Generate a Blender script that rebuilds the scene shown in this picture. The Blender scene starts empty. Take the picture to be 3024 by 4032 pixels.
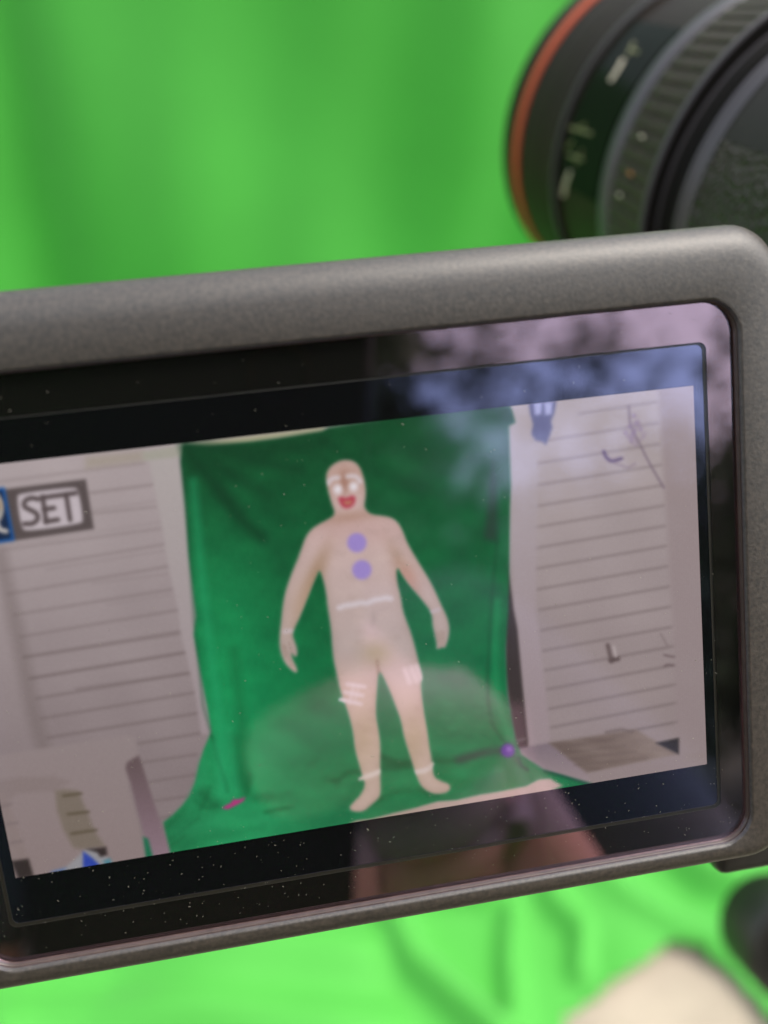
import bpy, bmesh, math, random
import numpy as np
from mathutils import Vector, Matrix
random.seed(7); rng = np.random.default_rng(7)
S = bpy.context.scene
COL = S.collection
rad = math.radians

# ---------------------------------------------------------------- space
# Everything on the camera is laid out in millimetres in the plane of its flip-out
# screen (x right, y down, z into the scene) and turned into world metres: the
# screen leans back by TILT, its centre hangs at height H above the ground.
TILT = rad(22.0); H = 1.15
ct, st = math.cos(TILT), math.sin(TILT)
def w_dir(p):
    p = np.asarray(p, float)
    return np.stack([p[..., 0], p[..., 1]*-st + p[..., 2]*ct, p[..., 1]*-ct + p[..., 2]*-st], -1)
def w_pt(p):
    return w_dir(p)*0.001 + np.array([0, 0, H])

# ---------------------------------------------------------------- camera (pose solved from the photograph)
F_PX, PW, PH = 3100.0, 3024.0, 4032.0
rv = np.array([0.16890001, -0.11218964, -0.11494609]); tv = np.array([-2.49631827, 10.30937192, 67.96558065])
_t = np.linalg.norm(rv); _k = rv/_t
_K = np.array([[0, -_k[2], _k[1]], [_k[2], 0, -_k[0]], [-_k[1], _k[0], 0]])
RM = np.eye(3) + math.sin(_t)*_K + (1-math.cos(_t))*_K@_K
OC = -RM.T@tv                                     # where the phone's lens is, in screen mm
def cam_mm(c): return np.asarray(c, float)@RM + OC   # phone frame (right, down, forward) -> screen mm
cd = bpy.data.cameras.new('camera_view'); cam = bpy.data.objects.new('camera_view', cd); COL.objects.link(cam)
xr, yd, zf = w_dir(RM[0]), w_dir(RM[1]), w_dir(RM[2])
loc = w_pt(OC)
cam.matrix_world = Matrix(((xr[0], -yd[0], -zf[0], loc[0]), (xr[1], -yd[1], -zf[1], loc[1]), (xr[2], -yd[2], -zf[2], loc[2]), (0, 0, 0, 1)))
cd.sensor_fit = 'VERTICAL'; cd.sensor_height = 24.0; cd.lens = 24.0*F_PX/PH
cd.clip_start = 0.002; cd.clip_end = 3000
cd.dof.use_dof = True; cd.dof.focus_distance = 0.0725; cd.dof.aperture_fstop = 8.2
S.camera = cam

# ---------------------------------------------------------------- world, sun, exposure
EXPO = 1.35
wd = bpy.data.worlds.new('World'); S.world = wd; wd.use_nodes = True
nt = wd.node_tree; nt.nodes.clear()
SUN_EL, SUN_AZ = rad(60), rad(102)                # azimuth clockwise from +Y (forward)
sky = nt.nodes.new('ShaderNodeTexSky'); sky.sky_type = 'NISHITA'; sky.sun_disc = False
sky.sun_elevation = SUN_EL; sky.sun_rotation = SUN_AZ; sky.air_density = 1.6; sky.dust_density = 4.0
hs = nt.nodes.new('ShaderNodeHueSaturation'); hs.inputs['Saturation'].default_value = 0.45
bg = nt.nodes.new('ShaderNodeBackground'); bg.inputs['Strength'].default_value = 0.15
wo = nt.nodes.new('ShaderNodeOutputWorld')
nt.links.new(sky.outputs[0], hs.inputs['Color']); nt.links.new(hs.outputs[0], bg.inputs['Color']); nt.links.new(bg.outputs[0], wo.inputs['Surface'])
sl = bpy.data.lights.new('sun', 'SUN'); sl.energy = 0.34; sl.angle = rad(22); sl.color = (1.0, 0.93, 0.83)
so = bpy.data.objects.new('sun', sl); COL.objects.link(so)
sd = Vector((math.sin(SUN_AZ)*math.cos(SUN_EL), math.cos(SUN_AZ)*math.cos(SUN_EL), math.sin(SUN_EL)))
so.rotation_euler = sd.to_track_quat('Z', 'Y').to_euler()
S.view_settings.view_transform = 'Standard'; S.view_settings.look = 'None'; S.view_settings.exposure = EXPO; S.view_settings.gamma = 1
S.cycles.max_bounces = 8

# ---------------------------------------------------------------- materials
def new_mat(name):
    m = bpy.data.materials.new(name); m.use_nodes = True
    return m, m.node_tree, m.node_tree.nodes['Principled BSDF']
def mat(name, col, rough=0.5, metal=0.0, spec=0.5, noise=None, bump=None, sheen=0.0, coat=0.0):
    """Principled with optional colour noise (scale, amount) and bump (scale, strength, distance)."""
    m, t, b = new_mat(name)
    b.inputs['Base Color'].default_value = (*col, 1); b.inputs['Roughness'].default_value = rough
    b.inputs['Metallic'].default_value = metal; b.inputs['Specular IOR Level'].default_value = spec
    b.inputs['Sheen Weight'].default_value = sheen; b.inputs['Coat Weight'].default_value = coat
    tc = t.nodes.new('ShaderNodeTexCoord')
    if noise:
        n = t.nodes.new('ShaderNodeTexNoise'); n.inputs['Scale'].default_value = noise[0]; n.inputs['Detail'].default_value = 6
        t.links.new(tc.outputs['Object'], n.inputs['Vector'])
        r = t.nodes.new('ShaderNodeValToRGB')
        a = noise[1]
        r.color_ramp.elements[0].position = 0.3; r.color_ramp.elements[1].position = 0.7
        r.color_ramp.elements[0].color = (*[c*(1-a) for c in col], 1); r.color_ramp.elements[1].color = (*[min(1, c*(1+a)) for c in col], 1)
        t.links.new(n.outputs['Fac'], r.inputs['Fac']); t.links.new(r.outputs['Color'], b.inputs['Base Color'])
    if bump:
        n2 = t.nodes.new('ShaderNodeTexNoise'); n2.inputs['Scale'].default_value = bump[0]; n2.inputs['Detail'].default_value = 4
        t.links.new(tc.outputs['Object'], n2.inputs['Vector'])
        bp = t.nodes.new('ShaderNodeBump'); bp.inputs['Strength'].default_value = bump[1]; bp.inputs['Distance'].default_value = bump[2]
        t.links.new(n2.outputs['Fac'], bp.inputs['Height']); t.links.new(bp.outputs['Normal'], b.inputs['Normal'])
    return m
def gloss_over(name, base, gloss_col, fac, rough=0.0, emission_attr=None, gain=1.0, transparent=False):
    """A dark or transparent base under a thin coloured reflecting coat."""
    m = bpy.data.materials.new(name); m.use_nodes = True; t = m.node_tree; t.nodes.clear()
    out = t.nodes.new('ShaderNodeOutputMaterial'); mx = t.nodes.new('ShaderNodeMixShader')
    g = t.nodes.new('ShaderNodeBsdfGlossy'); g.inputs['Color'].default_value = (*gloss_col, 1); g.inputs['Roughness'].default_value = rough
    lw = t.nodes.new('ShaderNodeFresnel'); lw.inputs['IOR'].default_value = 1.45
    ma = t.nodes.new('ShaderNodeMath'); ma.operation = 'MULTIPLY'; ma.inputs[1].default_value = fac/0.034; ma.use_clamp = True
    t.links.new(lw.outputs[0], ma.inputs[0]); t.links.new(ma.outputs[0], mx.inputs[0])
    if emission_attr:
        e = t.nodes.new('ShaderNodeEmission'); e.inputs['Strength'].default_value = gain
        a = t.nodes.new('ShaderNodeAttribute'); a.attribute_name = emission_attr
        t.links.new(a.outputs['Color'], e.inputs['Color'])
        ad = t.nodes.new('ShaderNodeAddShader')
        d = t.nodes.new('ShaderNodeBsdfDiffuse'); d.inputs['Color'].default_value = (*base, 1)
        t.links.new(d.outputs[0], mx.inputs[1]); t.links.new(g.outputs[0], mx.inputs[2])
        t.links.new(mx.outputs[0], ad.inputs[0]); t.links.new(e.outputs[0], ad.inputs[1]); t.links.new(ad.outputs[0], out.inputs['Surface'])
        return m
    b = t.nodes.new('ShaderNodeBsdfTransparent') if transparent else t.nodes.new('ShaderNodeBsdfDiffuse')
    b.inputs['Color'].default_value = (*base, 1)
    t.links.new(b.outputs[0], mx.inputs[1]); t.links.new(g.outputs[0], mx.inputs[2]); t.links.new(mx.outputs[0], out.inputs['Surface'])
    return m

M = {}
M['housing'] = mat('grey_plastic', (0.039, 0.0310, 0.0230), 0.47, spec=0.8, noise=(2600, 0.45), bump=(3600, 0.35, 0.00006))
M['black_plastic'] = mat('black_plastic', (0.022, 0.020, 0.017), 0.42, noise=(900, 0.2), bump=(3500, 0.2, 0.00004))
M['body_plastic'] = mat('body_plastic', (0.017, 0.015, 0.010), 0.5, spec=0.25, noise=(900, 0.15), bump=(4200, 0.2, 0.00004))
M['barrel'] = mat('lens_barrel', (0.014, 0.0095, 0.005), 0.52, spec=0.15, noise=(500, 0.2), bump=(3500, 0.15, 0.00004))
M['satin_grey'] = mat('satin_grey_ring', (0.052, 0.046, 0.050), 0.42)
M['rubber'] = mat('ribbed_rubber', (0.030, 0.022, 0.014), 0.62, spec=0.3, noise=(700, 0.25), bump=(4000, 0.3, 0.00005))
M['red'] = mat('red_ring', (0.44, 0.075, 0.030), 0.45, spec=0.3)
M['deep_black'] = mat('deep_black', (0.008, 0.007, 0.006), 0.5, spec=0.2)
M['white_mark'] = mat('white_mark', (0.50, 0.45, 0.33), 0.5)
M['yellow_mark'] = mat('yellow_green_mark', (0.12, 0.12, 0.045), 0.5)
M['orange_mark'] = mat('orange_mark', (0.35, 0.13, 0.03), 0.5)
M['window'] = gloss_over('scale_window', (0.008, 0.010, 0.007), (0.8, 0.85, 0.8), 0.008, 0.12)
M['mask'] = gloss_over('screen_mask', (0.006, 0.006, 0.005), (1.0, 0.68, 0.83), 0.22, 0.02)
M['lcd_black'] = gloss_over('lcd_black', (0.004, 0.004, 0.004), (0.50, 0.53, 1.0), 0.20, 0.03)
M['glass'] = gloss_over('cover_glass', (0.98, 0.98, 0.98), (0.55, 0.65, 1.0), 0.022, 0.0, transparent=True)
M['bevel'] = mat('recess_plastic', (0.060, 0.040, 0.029), 0.30, noise=(900, 0.2))
M['dust'] = mat('dust', (0.17, 0.155, 0.115), 0.8)
M['cloth'] = mat('green_cloth', (0.058, 0.36, 0.036), 0.75, noise=(3.0, 0.06), bump=(1400, 0.15, 0.0004), sheen=0.15)
M['concrete'] = mat('concrete', (0.36, 0.30, 0.23), 0.85, noise=(9.0, 0.16), bump=(220, 0.4, 0.002))
M['unseen_dark_ground'] = mat('unseen_dark_ground', (0.045, 0.052, 0.022), 0.95, noise=(14, 0.5), bump=(160, 0.8, 0.01))
M['skin'] = mat('skin', (0.52, 0.27, 0.21), 0.5, noise=(60, 0.08))
M['nail'] = mat('nail', (0.62, 0.36, 0.28), 0.3)
M['shirt'] = mat('shirt', (0.05, 0.05, 0.055), 0.9, noise=(40, 0.1), bump=(900, 0.3, 0.0006))
M['trousers'] = mat('trousers', (0.06, 0.07, 0.10), 0.9, noise=(60, 0.2), bump=(900, 0.3, 0.0006))
M['hair'] = mat('hair', (0.04, 0.025, 0.015), 0.6, noise=(200, 0.4), bump=(300, 0.6, 0.002))
M['tripod'] = mat('tripod_black', (0.016, 0.014, 0.010), 0.42, noise=(120, 0.25), bump=(900, 0.2, 0.0002))
M['bark'] = mat('bark', (0.10, 0.075, 0.05), 0.9, noise=(14, 0.4), bump=(30, 0.8, 0.02))
M['leaf'] = mat('leaf', (0.045, 0.075, 0.025), 0.6, noise=(1.5, 0.4))

def leather_mat():
    m, t, b = new_mat('grip_leather')
    tc = t.nodes.new('ShaderNodeTexCoord')
    b.inputs['Base Color'].default_value = (0.050, 0.043, 0.029, 1); b.inputs['Roughness'].default_value = 0.42; b.inputs['Specular IOR Level'].default_value = 0.5
    n = t.nodes.new('ShaderNodeTexNoise'); n.inputs['Scale'].default_value = 900; n.inputs['Detail'].default_value = 3
    t.links.new(tc.outputs['Object'], n.inputs['Vector'])
    ad = t.nodes.new('ShaderNodeMixRGB'); ad.blend_type = 'ADD'; ad.inputs[0].default_value = 0.0012
    t.links.new(tc.outputs['Object'], ad.inputs[1]); t.links.new(n.outputs['Color'], ad.inputs[2])
    v = t.nodes.new('ShaderNodeTexVoronoi'); v.inputs['Scale'].default_value = 1250; v.feature = 'SMOOTH_F1'; v.inputs['Smoothness'].default_value = 0.5
    t.links.new(ad.outputs[0], v.inputs['Vector'])
    bp = t.nodes.new('ShaderNodeBump'); bp.inputs['Strength'].default_value = 0.9; bp.inputs['Distance'].default_value = 0.0045; bp.invert = True
    t.links.new(v.outputs['Distance'], bp.inputs['Height']); t.links.new(bp.outputs['Normal'], b.inputs['Normal'])
    return m
M['leather'] = leather_mat()

# ---------------------------------------------------------------- object helpers
def tag(o, label=None, cat=None, group=None, kind=None):
    if label: o['label'] = label
    if cat: o['category'] = cat
    if group: o['group'] = group
    if kind: o['kind'] = kind
    return o
def empty(name, loc, label, cat):
    o = bpy.data.objects.new(name, None); COL.objects.link(o); o.location = loc; o.empty_display_size = 0.02
    return tag(o, label, cat)
def world_of(o):
    v = Vector((0, 0, 0))
    while o is not None: v += o.location; o = o.parent
    return v
def link(name, verts, faces, m, parent=None, smooth=True):
    """verts in world metres -> one mesh object, stored relative to its parent."""
    off = np.array(world_of(parent)) if parent else np.zeros(3)
    me = bpy.data.meshes.new(name)
    me.from_pydata((np.asarray(verts, float)-off).tolist(), [], [list(map(int, f)) for f in faces]); me.validate()
    for mm in (m if isinstance(m, (list, tuple)) else [m]): me.materials.append(mm)
    bm = bmesh.new(); bm.from_mesh(me); bmesh.ops.recalc_face_normals(bm, faces=bm.faces[:]); bm.to_mesh(me); bm.free()
    if smooth: me.polygons.foreach_set('use_smooth', [True]*len(me.polygons))
    o = bpy.data.objects.new(name, me); COL.objects.link(o)
    if parent: o.parent = parent
    return o
def sharp(o, deg=40):
    me = o.data; bm = bmesh.new(); bm.from_mesh(me)
    for e in bm.edges:
        if len(e.link_faces) == 2 and e.calc_face_angle(0) > rad(deg): e.smooth = False
    bm.to_mesh(me); bm.free(); return o
class G:
    """collects geometry; build() links it as one mesh."""
    def __init__(s): s.v = []; s.f = []
    def add(s, v, f):
        b = len(s.v); s.v += [tuple(x) for x in v]; s.f += [[i+b for i in q] for q in f]; return s
    def loops(s, ls, cap0=False, cap1=False):
        n = len(ls[0]); b = len(s.v)
        for l in ls: s.v += [tuple(x) for x in l]
        for k in range(len(ls)-1):
            for i in range(n):
                j = (i+1) % n
                s.f.append([b+k*n+i, b+k*n+j, b+(k+1)*n+j, b+(k+1)*n+i])
        if cap0: s.f.append([b+i for i in range(n)])
        if cap1: s.f.append([b+(len(ls)-1)*n+i for i in range(n)])
        return s
    def tube(s, pts, radii, seg=16, cap=True):
        pts = [Vector(p) for p in pts]; ls = []; up = None
        for i, p in enumerate(pts):
            d = (pts[min(i+1, len(pts)-1)]-pts[max(i-1, 0)]).normalized()
            if up is None: up = d.orthogonal().normalized()
            up = (up-d*up.dot(d)).normalized(); sd_ = d.cross(up)
            ls.append([p+(up*math.cos(a)+sd_*math.sin(a))*radii[i] for a in [2*math.pi*k/seg for k in range(seg)]])
        return s.loops(ls, cap, cap)
    def box(s, c, ax, half, bev=0.0):
        """bevelled box; ax = three unit vectors, half = half sizes."""
        c = Vector(c); ax = [Vector(a) for a in ax]; bm = bmesh.new(); bmesh.ops.create_cube(bm, size=2)
        for v in bm.verts: v.co = Vector((v.co.x*half[0], v.co.y*half[1], v.co.z*half[2]))
        if bev: bmesh.ops.bevel(bm, geom=bm.edges[:], offset=bev, segments=3, profile=0.5, affect='EDGES')
        bm.verts.index_update()
        s.add([c+ax[0]*v.co.x+ax[1]*v.co.y+ax[2]*v.co.z for v in bm.verts], [[v.index for v in f.verts] for f in bm.faces]); bm.free(); return s
    def build(s, name, m, parent=None, smooth=True, edge=40):
        o = link(name, s.v, s.f, m, parent, smooth); return sharp(o, edge) if smooth else o
def rrect(x0, y0, x1, y1, r, z, n=8):
    pts = []
    for cx, cy, a0 in ((x1-r, y1-r, 0), (x0+r, y1-r, 90), (x0+r, y0+r, 180), (x1-r, y0+r, 270)):
        for k in range(n+1):
            a = rad(a0+90*k/n); pts.append((cx+r*math.cos(a), cy+r*math.sin(a), z))
    return pts
def at_z(y0, x1, y1, z, x0=None):
    """edges read off the photograph at z=0, moved along their sight lines to depth z."""
    k = (z-OC[2])/-OC[2]
    fx = lambda v: OC[0]+(v-OC[0])*k
    fy = lambda v: OC[1]+(v-OC[1])*k
    return (fx(-x1) if x0 is None else fx(x0), fy(y0), fx(x1), fy(y1))
def WL(l): return [tuple(w_pt(np.array(p))) for p in l]

# ================================================================ GROUND AND CLOTH
g = G(); n = 40
xs = np.linspace(-1, 1, n+1); ys = xs
gv = [(np.sign(a)*abs(a)**3*400, np.sign(b)*abs(b)**3*400, 0) for b in ys for a in xs]
gf = [[j*(n+1)+i, j*(n+1)+i+1, (j+1)*(n+1)+i+1, (j+1)*(n+1)+i] for j in range(n) for i in range(n)]
o = link('ground', gv, gf, M['concrete'], None, False); tag(o, kind='structure')

lv = [(a, b, 0.004) for b in np.linspace(-380, -0.30, 30) for a in np.linspace(-380, 380, 31)]  # unseen dark sheet behind, added to cut light bounced and mirrored from below
lf = [[j*31+i, j*31+i+1, (j+1)*31+i+1, (j+1)*31+i] for j in range(29) for i in range(30)]
o = link('unseen_dark_ground', lv, lf, M['unseen_dark_ground'], None, False); tag(o, kind='structure')

# one cloth: hung at the back, swept onto the ground towards the tripod
def ridge(X, Y, pts, width, height):
    """a soft fold running along a polyline"""
    d = np.full(X.shape, 1e9)
    for (ax, ay), (bx, by) in zip(pts[:-1], pts[1:]):
        l2 = (bx-ax)**2+(by-ay)**2
        q = np.clip(((X-ax)*(bx-ax)+(Y-ay)*(by-ay))/l2, 0, 1)
        d = np.minimum(d, np.hypot(X-(ax+q*(bx-ax)), Y-(ay+q*(by-ay))))
    return height*np.exp(-(d/width)**2)
YB, RC = 2.25, 0.30
xs = np.concatenate([np.arange(-2.6, -0.9, 0.06), np.arange(-0.9, 1.0, 0.0095), np.arange(1.0, 2.7, 0.06)])
floor_y = np.concatenate([np.arange(0.16, 0.85, 0.0085), np.arange(0.85, YB-RC, 0.05)])
curve = [(YB-RC+RC*math.sin(a), RC-RC*math.cos(a)) for a in np.linspace(0, math.pi/2, 9)]
wall_z = np.arange(RC+0.05, 2.5, 0.04)
prof = [(y, 0.0, 0) for y in floor_y]+[(y, z, 1) for y, z in curve]+[(YB, z, 2) for z in wall_z]
X = np.repeat(xs[None, :], len(prof), 0)
PY = np.repeat(np.array([p[0] for p in prof])[:, None], len(xs), 1); PZ = np.repeat(np.array([p[1] for p in prof])[:, None], len(xs), 1)
kind = np.array([p[2] for p in prof])
hz = 0.012+np.zeros_like(X)
rr = np.random.default_rng(3)
for _ in range(26):                                # slack, irregular wrinkles
    a = rr.uniform(0, 6.28); fq = rr.uniform(6, 34); ph = rr.uniform(0, 6.28)
    hz += 0.105/fq*np.sin(fq*(X*math.cos(a)+PY*math.sin(a))+ph+1.2*np.sin(3*X+ph)*np.cos(4*PY))*rr.uniform(.2, 1)
hz = np.maximum(hz, 0.006)
FOLDS = [([(0.055, 0.70), (0.06, 0.644), (0.078, 0.575), (0.13, 0.51), (0.17, 0.46)], 0.020, 0.050),
         ([(0.24, 0.62), (0.215, 0.55), (0.20, 0.47)], 0.016, 0.030), ([(0.30, 0.64), (0.335, 0.58), (0.31, 0.52)], 0.014, 0.028),
         ([(0.36, 0.70), (0.42, 0.615), (0.475, 0.56), (0.56, 0.50)], 0.022, 0.026), ([(0.50, 0.70), (0.56, 0.62), (0.66, 0.55)], 0.03, 0.06),
         ([(-0.45, 0.72), (-0.2, 0.66), (0.0, 0.60)], 0.04, 0.02), ([(-0.5, 0.6), (-0.25, 0.56), (0.02, 0.50)], 0.03, 0.018),
         ([(0.12, 0.68), (0.2, 0.66), (0.30, 0.70)], 0.018, 0.03)]
for pts, wd_, h_ in FOLDS: hz += ridge(X, PY, pts, wd_, h_)
wallY = np.zeros_like(X)
for x0, wdt, dep, sl_ in ((-0.60, 0.12, -0.085, 0.06), (-0.72, 0.07, 0.05, 0.05), (-1.0, 0.2, 0.10, -.05), (-0.35, 0.22, 0.05, .1), (0.1, 0.30, 0.03, .15), (0.55, 0.16, 0.05, .1), (1.2, .2, .08, 0), (1.8, .2, .1, 0), (-1.7, .2, .12, 0)):
    wallY += dep*np.exp(-((X-x0-sl_*(PZ-1.0))/wdt)**2)
wallY *= 0.95
wallY += 0.012*np.sin(7*X+1.5*PZ+.6*np.sin(3*PZ))+0.012*np.sin(17*X-3*PZ+1)+0.020*np.sin(4*PZ+5*X)
wgt = np.array([0, .5, 1.0])[kind][:, None]
cx = X; cy = PY+wallY*wgt*(-1) ; cz = PZ+hz*(1-wgt)
# the cloth's free edge leaves a wedge of bare concrete at the lower right
EDGE = [(0.10, 0.16), (0.20, 0.40), (0.277, 0.474), (0.33, 0.490), (0.37, 0.503), (0.405, 0.515), (0.448, 0.533), (0.470, 0.532), (0.496, 0.510), (0.516, 0.482), (0.528, 0.45), (0.545, 0.40), (0.62, 0.16)]
def inside(px, py, poly):
    c = np.zeros(px.shape, bool); j = len(poly)-1
    for i in range(len(poly)):
        xi, yi = poly[i]; xj, yj = poly[j]
        c ^= ((yi > py) != (yj > py)) & (px < (xj-xi)*(py-yi)/(yj-yi+1e-12)+xi); j = i
    return c
nr, nc = X.shape
fc = []
mx_ = (X[:-1, :-1]+X[1:, 1:])/2; my_ = (PY[:-1, :-1]+PY[1:, 1:])/2
hole = inside(mx_, my_, EDGE) & (kind[:-1, None] == 0)
# drape: the cloth sinks to the ground near its edge
for j in range(nr-1):
    for i in range(nc-1):
        if not hole[j, i]: fc.append([j*nc+i, j*nc+i+1, (j+1)*nc+i+1, (j+1)*nc+i])
V = np.stack([cx, cy, cz], -1).reshape(-1, 3)
used = np.unique(np.array(fc)); remap = -np.ones(len(V), int); remap[used] = np.arange(len(used))
o = link('green_backdrop_cloth', V[used], remap[np.array(fc)], M['cloth'])
sm = o.modifiers.new('thickness', 'SOLIDIFY'); sm.thickness = 0.0015
tag(o, 'bright green fabric backdrop hanging behind the camera and spread in folds over the concrete', 'backdrop')

# ================================================================ THE CAMERA
root = empty('camera', w_pt(np.array([0, 0, 6.0])), 'black camera on a tripod with its flip-out screen turned towards us', 'camera')

# --- flip-out screen housing: rounded frame with a recess for the glass
ZF = -1.0
WX, WY0, WY1 = 35.3, -24.7, 25.75                 # recess opening
hs_ = G(); ls = []
ls.append(rrect(-WX, WY0, WX, WY1, 2.9, ZF+.35))
ls.append(rrect(-WX-.12, WY0-.12, WX+.12, WY1+.12, 3.0, ZF+.06)); ls.append(rrect(-WX-.3, WY0-.3, WX+.3, WY1+.3, 3.1, ZF))
X0, Y0, X1, Y1 = -39.8, -31.0, 39.8, 28.35
for k in range(0, 9):                              # front edge fillet: broad on top, tight below
    a = rad(90*k/8); e = 1-math.sin(a); zz = ZF+2.6*(1-math.cos(a))
    ls.append(rrect(X0+1.6*e, Y0+3.2*e, X1-1.6*e, Y1-1.75*e, 4.4-1.0*e, zz if k else ZF))
ls.append(rrect(X0, Y0, X1, Y1, 4.4, 9.5)); ls.append(rrect(X0+.8, Y0+.8, X1-.8, Y1-.8, 4.0, 10.6)); ls.append(rrect(X0+2, Y0+2, X1-2, Y1-2, 3.4, 11.0))
hs_.loops([WL(l) for l in ls], False, True)
screen = hs_.build('flip_screen', M['housing'], root, True, 50)
tag(screen, 'grey plastic flip-out screen housing')
g = G().box(w_pt(np.array([39.6, 31.0, 7.0])), [w_dir(np.array(a)) for a in ((1., 0, 0), (0, 1., 0), (0, 0, 1.))], (0.0046, 0.0030, 0.002), 0.0012)
g.build('hinge_foot', M['black_plastic'], screen)

# --- mask ring, bevelled glass edge, black display, cover glass
def ring_between(l0, l1): return G().loops([WL(l0), WL(l1)])
wallg = G().loops([WL(rrect(-WX, WY0, WX, WY1, 2.9, ZF+.35)), WL(rrect(-WX, WY0, WX, WY1, 2.9, -0.45)), WL(rrect(-WX+.05, WY0+.05, WX-.05, WY1-.05, 2.85, -0.40)), WL(rrect(-WX+.10, WY0+.10, WX-.10, WY1-.12, 2.8, 0.05))])
wallg.build('recess_wall', M['bevel'], screen, True, 40)
a_ = (-WX+.1, WY0+.1, WX-.1, WY1-.12)
lw = (-32.75, -21.35, 32.75, 22.35)
ring_between(rrect(*a_, 2.75, -0.05), rrect(*lw, 0.7, -0.05)).build('screen_mask', M['mask'], screen, False)
rim = G()
lw2 = (lw[0]+.28, lw[1]+.2, lw[2]-.28, lw[3]-.28)
rim.loops([WL(rrect(*lw, 0.7, -0.045)), WL(rrect(*lw, 0.7, 0.03)), WL(rrect(lw[0]+.1, lw[1]+.05, lw[2]-.1, lw[3]-.1, 0.65, 0.06)), WL(rrect(*lw2, 0.6, 0.04)), WL(rrect(*lw2, 0.6, 0.12))])
rim.build('display_rim', M['body_plastic'], screen, True, 30)
blk = G().loops([WL(rrect(*lw2, 0.6, 0.10)), WL([(min(max(p[0], -31.5), 31.5), min(max(p[1], -17.72), 17.72), 0.10) for p in rrect(*lw2, 0.6, 0.10)])])
blk.build('letterbox_border', M['lcd_black'], screen, False)
gl = G(); gl.add(WL(rrect(*a_, 2.85, -0.16)), [list(range(36))])
gl.build('cover_glass', M['glass'], screen, False)

# dust specks lying on the glass and the frame
dz = G()
for k in range(620):
    x = rng.uniform(-34.3, 34.3); y = rng.uniform(-24, 24.7)
    if k < 260: y = rng.uniform(16, 24.7)            # thickest along the lower edge
    r = rng.uniform(0.022, 0.058) if rng.random() < .95 else rng.uniform(.05, .08)
    a = rng.uniform(-.5, .5)+(-0.9 if rng.random() < .5 else 0.7); el = rng.uniform(1.0, 2.4)
    z = -0.17
    ca, sa = math.cos(a), math.sin(a); pl = []
    for q in range(6):
        t_ = q*math.pi/3; u, v_ = r*el*math.cos(t_)*rng.uniform(.6, 1.1), r*.6*math.sin(t_)*rng.uniform(.6, 1.1)
        pl.append((x+u*ca-v_*sa, y+u*sa+v_*ca, z))
    top = [(x, y, z-r*.5)]
    w = WL(pl+top); dz.add(w, [[q, (q+1) % 6, 6] for q in range(6)])
o = dz.build('dust', M['dust'], screen, False); tag(o, 'pale dust specks scattered over the screen glass', kind='stuff')

# ---------------------------------------------------------------- the displayed picture
# Traced in photograph pixels, carried onto the display plane by the solved camera pose.
NX, NY = 860, 484
gx = np.linspace(-31.5, 31.5, NX+1); gy = np.linspace(-17.72, 17.72, NY+1)
mmX, mmY = np.meshgrid(gx, gy)
qq = np.stack([mmX.ravel(), mmY.ravel(), np.zeros(mmX.size)], 1)@RM.T+tv
U = PW/2+F_PX*qq[:, 0]/qq[:, 2]; Vp = PH/2+F_PX*qq[:, 1]/qq[:, 2]
NP = U.size
C = np.zeros((NP, 3)); ID = np.zeros(NP, int)
def K(o, s, l): return np.array([(o[0]+x*s, o[1]+y*s) for x, y in l], float)
c2 = lambda l: K((1500, 850), .91863, l)
c3 = lambda l: K((0, 1100), .91139, l)
c4 = lambda l: K((0, 2500), .72333, l)
c5 = lambda l: K((1000, 2500), .72333, l)
c6 = lambda l: K((1900, 2400), .73802, l)
c7 = lambda l: K((1000, 1700), .60277, l)
c8 = lambda l: K((0, 1700), .60277, l)
dp = lambda l: K((0, 0), 1.82278, l)
def smooth_poly(p, it=2, closed=True):
    for _ in range(it):
        q = np.roll(p, -1, 0) if closed else p[1:]
        a = p if closed else p[:-1]
        p2 = np.empty((2*len(a), 2)); p2[0::2] = .75*a+.25*q; p2[1::2] = .25*a+.75*q
        p = p2 if closed else np.vstack([p[:1], p2, p[-1:]])
    return p
def seg_dist(idx, p, closed):
    d = np.full(len(idx), 1e9); x = U[idx]; y = Vp[idx]
    n_ = len(p) if closed else len(p)-1
    for i in range(n_):
        a, b = p[i], p[(i+1) % len(p)]; dx, dy = b-a; l2 = dx*dx+dy*dy+1e-9
        t_ = np.clip(((x-a[0])*dx+(y-a[1])*dy)/l2, 0, 1)
        d = np.minimum(d, (x-a[0]-t_*dx)**2+(y-a[1]-t_*dy)**2)
    return np.sqrt(d)
def paint(idx, cov, col, id_):
    if callable(col): col = col(U[idx], Vp[idx])
    col = np.asarray(col, float); cov = cov[:, None]
    C[idx] = C[idx]*(1-cov)+col*cov
    if id_ is not None: ID[idx[cov[:, 0] > .5]] = id_
def poly(p, col, id_=None, soft=5., alpha=1., sm=0):
    if sm: p = smooth_poly(p, sm)
    lo = p.min(0)-3*soft; hi = p.max(0)+3*soft
    idx = np.where((U > lo[0]) & (U < hi[0]) & (Vp > lo[1]) & (Vp < hi[1]))[0]
    if not len(idx): return
    ins = inside(U[idx], Vp[idx], [tuple(q) for q in p]); d = seg_dist(idx, p, True); d = np.where(ins, d, -d)
    paint(idx, np.clip(d/soft*.5+.5, 0, 1)*alpha, col, id_)
def stroke(p, w, col, id_=None, soft=5., alpha=1., sm=0):
    if sm: p = smooth_poly(p, sm, False)
    r = w/2+3*soft; lo = p.min(0)-r; hi = p.max(0)+r
    idx = np.where((U > lo[0]) & (U < hi[0]) & (Vp > lo[1]) & (Vp < hi[1]))[0]
    if not len(idx): return
    d = seg_dist(idx, p, False)
    paint(idx, np.clip((w/2-d)/soft*.5+.5, 0, 1)*alpha, col, id_)
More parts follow.
